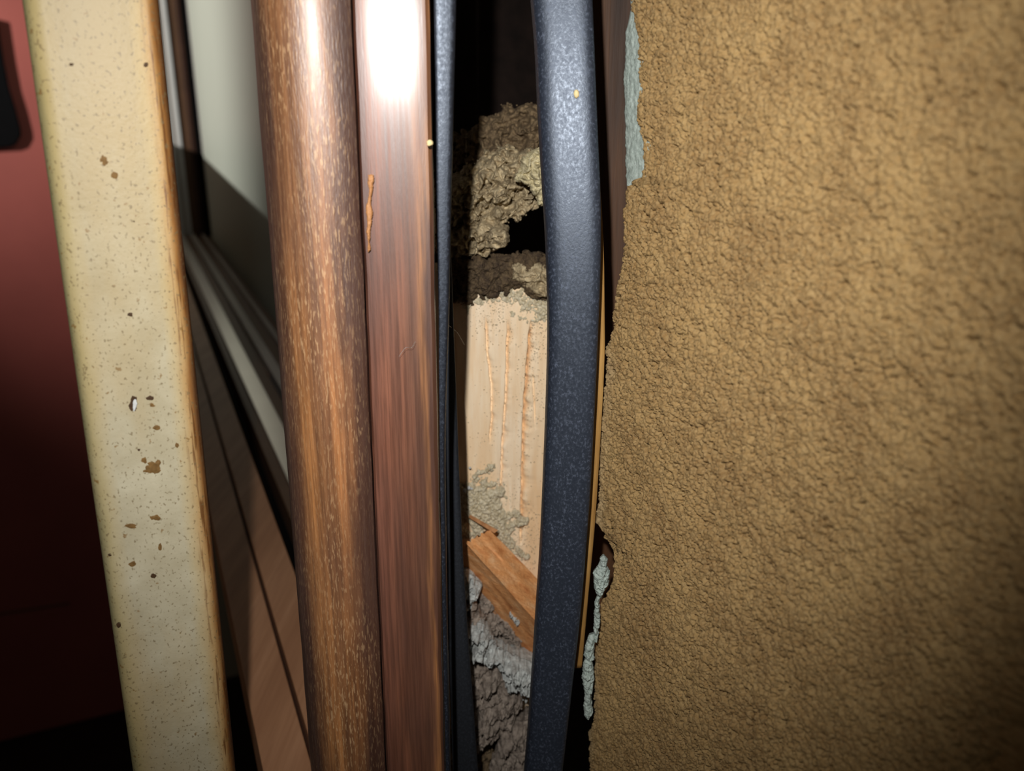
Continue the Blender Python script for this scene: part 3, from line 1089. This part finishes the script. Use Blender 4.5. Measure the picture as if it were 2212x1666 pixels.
    # keep them where they were built although the strip leans
for o in cream.children:
    o.matrix_parent_inverse = MX.inverted()
chip_w = lump('bare_metal_fleck', [(286, 868), (292, 864), (296, 872), (293, 884), (288, 892), (285, 880)], cream_Y(290, 878) - 0.0001, 0.0001, M['white'], None, seed=260, rim=4, step=0.7, rough=0.02, ragged=1.2, back=0.0005, fine=0.05)
chip_w.name = 'paint_chip'
chip_w.parent = cream
chip_w.matrix_parent_inverse = MX.inverted()
tag(chip_w, 'white chip inside a brown scuff')

# ------------------------------------------------------------------ window with its sill tracks
ZSILL = H - 0.24
BACK_T = None
far = atZ(445, 505, ZSILL)
T_BACK = far.dot(D) + 0.04          # the end wall stands here along D


def sill_w(px, py, z=ZSILL):
    return atZ(px, py, z).dot(N)


def strip_bar(name, wa, wb, zt, zbm, mat, parent, t0=None, t1=None, bev=0.0006):
    t0 = max(0.262, (4.9 if max(wa, wb) < 0.056 else 5.89) * max(wa, wb)) if t0 is None else t0   # each bar ends behind the casing
    t1 = T_BACK if t1 is None else t1
    b = [dw(t0, wa, zbm), dw(t0, wb, zbm), dw(t1, wb, zbm), dw(t1, wa, zbm)]
    tp = [dw(t0, wa, zt), dw(t0, wb, zt), dw(t1, wb, zt), dw(t1, wa, zt)]
    return hexa(name, b, tp, mat, parent, bev)


window = bpy.data.objects.new('window_1', None)
COL.objects.link(window)
window.location = (0, 0, 0)
tag(window, 'pale window at the end of the grooved wooden sill', kind='structure')
w_front = sill_w(518, 1420)
w_line = sill_w(559, 1236)
w_blk0 = sill_w(526, 938)
w_blk1 = sill_w(553, 938)
w_l0 = sill_w(540, 860)
w_l1 = sill_w(556, 815)
w_b1 = sill_w(560, 772)
w_g1 = sill_w(566, 728)
w_g2 = sill_w(567, 690)
w_p = sill_w(566, 650)
SB = ZSILL - 0.03
strip_bar('sill_board', w_front, w_line - 0.0010, ZSILL, SB, M['sill'], window)
strip_bar('sill_board', w_line + 0.0010, w_blk0, ZSILL, SB, M['sill'], window)
strip_bar('track_groove', w_line - 0.001, w_line + 0.001, ZSILL - 0.006, SB, M['sill_dark'], window, bev=0)
strip_bar('track_groove', w_blk0, w_blk1, ZSILL - 0.02, SB, M['black'], window, bev=0)
strip_bar('track_strip', w_blk1, w_l0, ZSILL, SB, M['brown'], window)
strip_bar('guide_rail', w_l0, w_l1, ZSILL + 0.002, SB, M['rail'], window)
strip_bar('track_strip', w_l1, w_b1, ZSILL - 0.004, SB, M['brown'], window)
strip_bar('guide_rail', w_b1 + 0.004, w_g1 - 0.002, ZSILL, SB, M['alu'], window)
strip_bar('track_strip', w_b1 - 0.001, w_p, ZSILL - 0.008, SB, M['brown'], window)
strip_bar('guide_rail', w_g2, w_g2 + 0.006, ZSILL, SB, M['alu'], window)
strip_bar('apron_board', w_front + 0.012, w_p, SB, SB - 0.12, M['sill_dark'], window)
# the pane in its sash
_r = ray(436, 300)
PANE_T = _r.dot(D) * w_p / _r.dot(N)
pane = strip_bar('pane', w_p, w_p + 0.008, 2.3, ZSILL - 0.008, M['pane'], window, t0=0.95, t1=PANE_T)
# the far jamb
jl = atY(338, 100, 1.9)


def jw(px, py):
    r = ray(px, py)
    return (r * (T_BACK / r.dot(D))).dot(N)


jb = [(322, 350, 'white', 0.0), (350, 358, 'alu', -0.004), (358, 368, 'white', 0.004), (368, 388, 'brown', -0.002), (388, 397, 'sill_dark', 0.002), (397, 412, 'black', 0.004), (411, 424, 'alu', 0.008)]
for a, b, mt, pr in jb:
    wa, wb = jw(a, 100), jw(b, 100)
    q = [dw(T_BACK - 0.02 - pr, wa, ZSILL - 0.01), dw(T_BACK - 0.02 - pr, wb, ZSILL - 0.01), dw(T_BACK, wb, ZSILL - 0.01), dw(T_BACK, wa, ZSILL - 0.01)]
    hexa('jamb_strip', q, [p + np.array([0, 0, 2.3 - ZSILL + 0.01]) for p in q], M[mt], window, 0.0008)

# ------------------------------------------------------------------ far end wall with its door, the floor
wallB = hexa('wall_back', [dw(T_BACK, -2.6, 0), dw(T_BACK, 0.6, 0), dw(T_BACK + 0.1, 0.6, 0), dw(T_BACK + 0.1, -2.6, 0)],
             [dw(T_BACK, -2.6, 2.4), dw(T_BACK, 0.6, 2.4), dw(T_BACK + 0.1, 0.6, 2.4), dw(T_BACK + 0.1, -2.6, 2.4)], M['plaster_wall'])
tag(wallB, kind='structure')
floor = hexa('floor', [dw(-1.0, -2.6, -0.05), dw(-1.0, 0.6, -0.05), dw(T_BACK + 0.1, 0.6, -0.05), dw(T_BACK + 0.1, -2.6, -0.05)],
             [dw(-1.0, -2.6, 0), dw(-1.0, 0.6, 0), dw(T_BACK + 0.1, 0.6, 0), dw(T_BACK + 0.1, -2.6, 0)], M['floor'])
tag(floor, kind='structure')
wd0, wd1 = jw(-260, 500), jw(210, 500)
TD = T_BACK - 0.004
door = hexa('door_1', [dw(TD - 0.035, wd0, 0.004), dw(TD - 0.035, wd1, 0.004), dw(TD, wd1, 0.004), dw(TD, wd0, 0.004)],
            [dw(TD - 0.035, wd0, 2.1), dw(TD - 0.035, wd1, 2.1), dw(TD, wd1, 2.1), dw(TD, wd0, 2.1)], M['door'], None, 0.002)
tag(door, 'dark red-brown door in the far end wall', kind='structure')


def at_door(px, py, off=0.0):
    r = ray(px, py)
    return C + r * ((TD - 0.035 - off) / r.dot(D))


hp = [(-60, 40), (-6, 40), (8, 130), (20, 190), (34, 235), (44, 275), (46, 292), (36, 312), (20, 318), (-60, 322)]
Vh = [at_door(x, y, 0.022) for x, y in hp] + [at_door(x, y, 0.0) for x, y in hp]
nh = len(hp)
Fh = [tuple(range(nh)), tuple(range(2 * nh - 1, nh - 1, -1))] + [(i, (i + 1) % nh, nh + (i + 1) % nh, nh + i) for i in range(nh)]
hd = link('door_handle', poly_mesh('door_handle', Vh, Fh), M['handle'], door, smooth=False)
fix_normals(hd)
bevel(hd, 0.004, 3)
tag(hd, 'black metal pull plate with a cut corner')
# a pale rail line low on the door
rl = [at_door(-60, 1334, 0.003), at_door(150, 1302, 0.003), at_door(150, 1306, 0.003), at_door(-60, 1339, 0.003)]
rb = [p + D * 0.004 for p in rl]
hexa('door_bead', rl, rb, M['brown'], door)

# added blocker behind the cream strip; its sloping top casts the shadow on the pane
wp = 0.0
LAMP = np.array(ROOM_LAMP)


def blocker_top(px, py):
    q = atW(px, py, w_p)
    k = (wp - LAMP.dot(N)) / (q - LAMP).dot(N)
    return LAMP + (q - LAMP) * k


pa, pb = blocker_top(440, 340), blocker_top(545, 440)
ta, tb = pa.dot(D), pb.dot(D)
sl = (pa[2] - pb[2]) / (ta - tb)
t0, t1 = 0.7, T_BACK - 0.06
za, zb_ = pb[2] + sl * (t0 - tb), pb[2] + sl * (t1 - tb)
blocker = hexa('wall_partition', [dw(t0, wp - 0.02, 0), dw(t0, wp, 0), dw(t1, wp, 0), dw(t1, wp - 0.02, 0)],
            [dw(t0, wp - 0.02, za), dw(t0, wp, za), dw(t1, wp, zb_), dw(t1, wp - 0.02, zb_)], M['sill_dark'])
tag(blocker, 'low dark wooden partition beyond the cream strip', kind='structure')
print('PART', za - H, zb_ - H, pa, pb, T_BACK, w_front, w_p)


# ------------------------------------------------------------------ specks and threads
def blob(name, px, py, Y, rpx, mat, parent=None, seed=0, sx=1.0, sz=1.0):
    import bmesh
    bm = bmesh.new()
    r = rpx * Y / FPX
    bmesh.ops.create_icosphere(bm, subdivisions=2, radius=r)
    c = atY(px, py, Y)
    rnd = random.Random(seed)
    for v in bm.verts:
        v.co *= 1 + rnd.uniform(-0.15, 0.15)
        v.co.x *= sx
        v.co.z *= sz
        v.co += Vector(c)
    me = bpy.data.meshes.new(name)
    bm.to_mesh(me)
    bm.free()
    return link(name, me, mat, parent)


t = blob('plaster_crumb', 928, 309, 0.2225, 7, M['speck'], seed=1)
tag(t, 'tiny cream plaster crumb stuck to the casing edge beside the shiny seal', 'crumb')
t = blob('plaster_crumb', 1245, 203, 0.2445, 6, M['speck'], seed=2, sz=1.4)
tag(t, 'tiny cream plaster crumb stuck high on the blue-black cable', 'crumb')
t = blob('plaster_crumb', 1182, 1507, 0.2465, 4.5, M['speck'], seed=3, sx=1.4, sz=0.8)
tag(t, 'tiny tan crumb stuck low on the blue-black cable', 'crumb')
for k, (x, y, r) in enumerate([(1013, 1054, 5), (1004, 1060, 5), (1019, 1056, 3), (1015, 1011, 3)]):
    t = blob('plaster_crumb', x, y, 0.309, r, M['web'], seed=10 + k)
    tag(t, ('tiny white crumb on the mortar smear, right one of the two larger crumbs', 'tiny white crumb on the mortar smear, left one of the two larger crumbs',
            'smallest white crumb just right of the pair on the mortar smear', 'lone white crumb on the pine board above the other white crumbs')[k], 'crumb', 'white crumbs on the mortar smear')


def thread(name, pts, rad, mat):
    """a fine thread as a thin three-sided tube along a smooth path"""
    p = np.array(pts)
    n = 24
    tt = np.linspace(0, len(p) - 1, n)
    k = np.array([0.25, 0.5, 0.25])
    path = np.stack([np.interp(tt, np.arange(len(p)), p[:, c]) for c in range(3)], 1)
    for _ in range(4):
        path[1:-1] = k[0] * path[:-2] + k[1] * path[1:-1] + k[2] * path[2:]
    V = []
    for c in path:
        for q in range(3):
            a = 2 * math.pi * q / 3
            V.append(c + np.array([math.cos(a) * rad, 0.3 * rad * math.cos(a), math.sin(a) * rad]))
    return link(name, raw_mesh(name, V, grid_quads(n, 3, wrap=True)), mat)


t = thread('cobweb_thread', [atY(952, 694, 0.226), atY(968, 702, 0.25), atY(988, 718, 0.28), atY(1003, 745, 0.31)], 0.00012, M['web'])
tag(t, 'fine pale cobweb thread stretched from the seal to the pine board', 'cobweb')
t = thread('lint_thread', [atY(862, 770, 0.2215), atY(876, 750, 0.221), atY(890, 752, 0.2215), atY(897, 738, 0.222)], 0.00004, M['web'])
tag(t, 'tiny lint thread on the flat of the casing', 'lint')
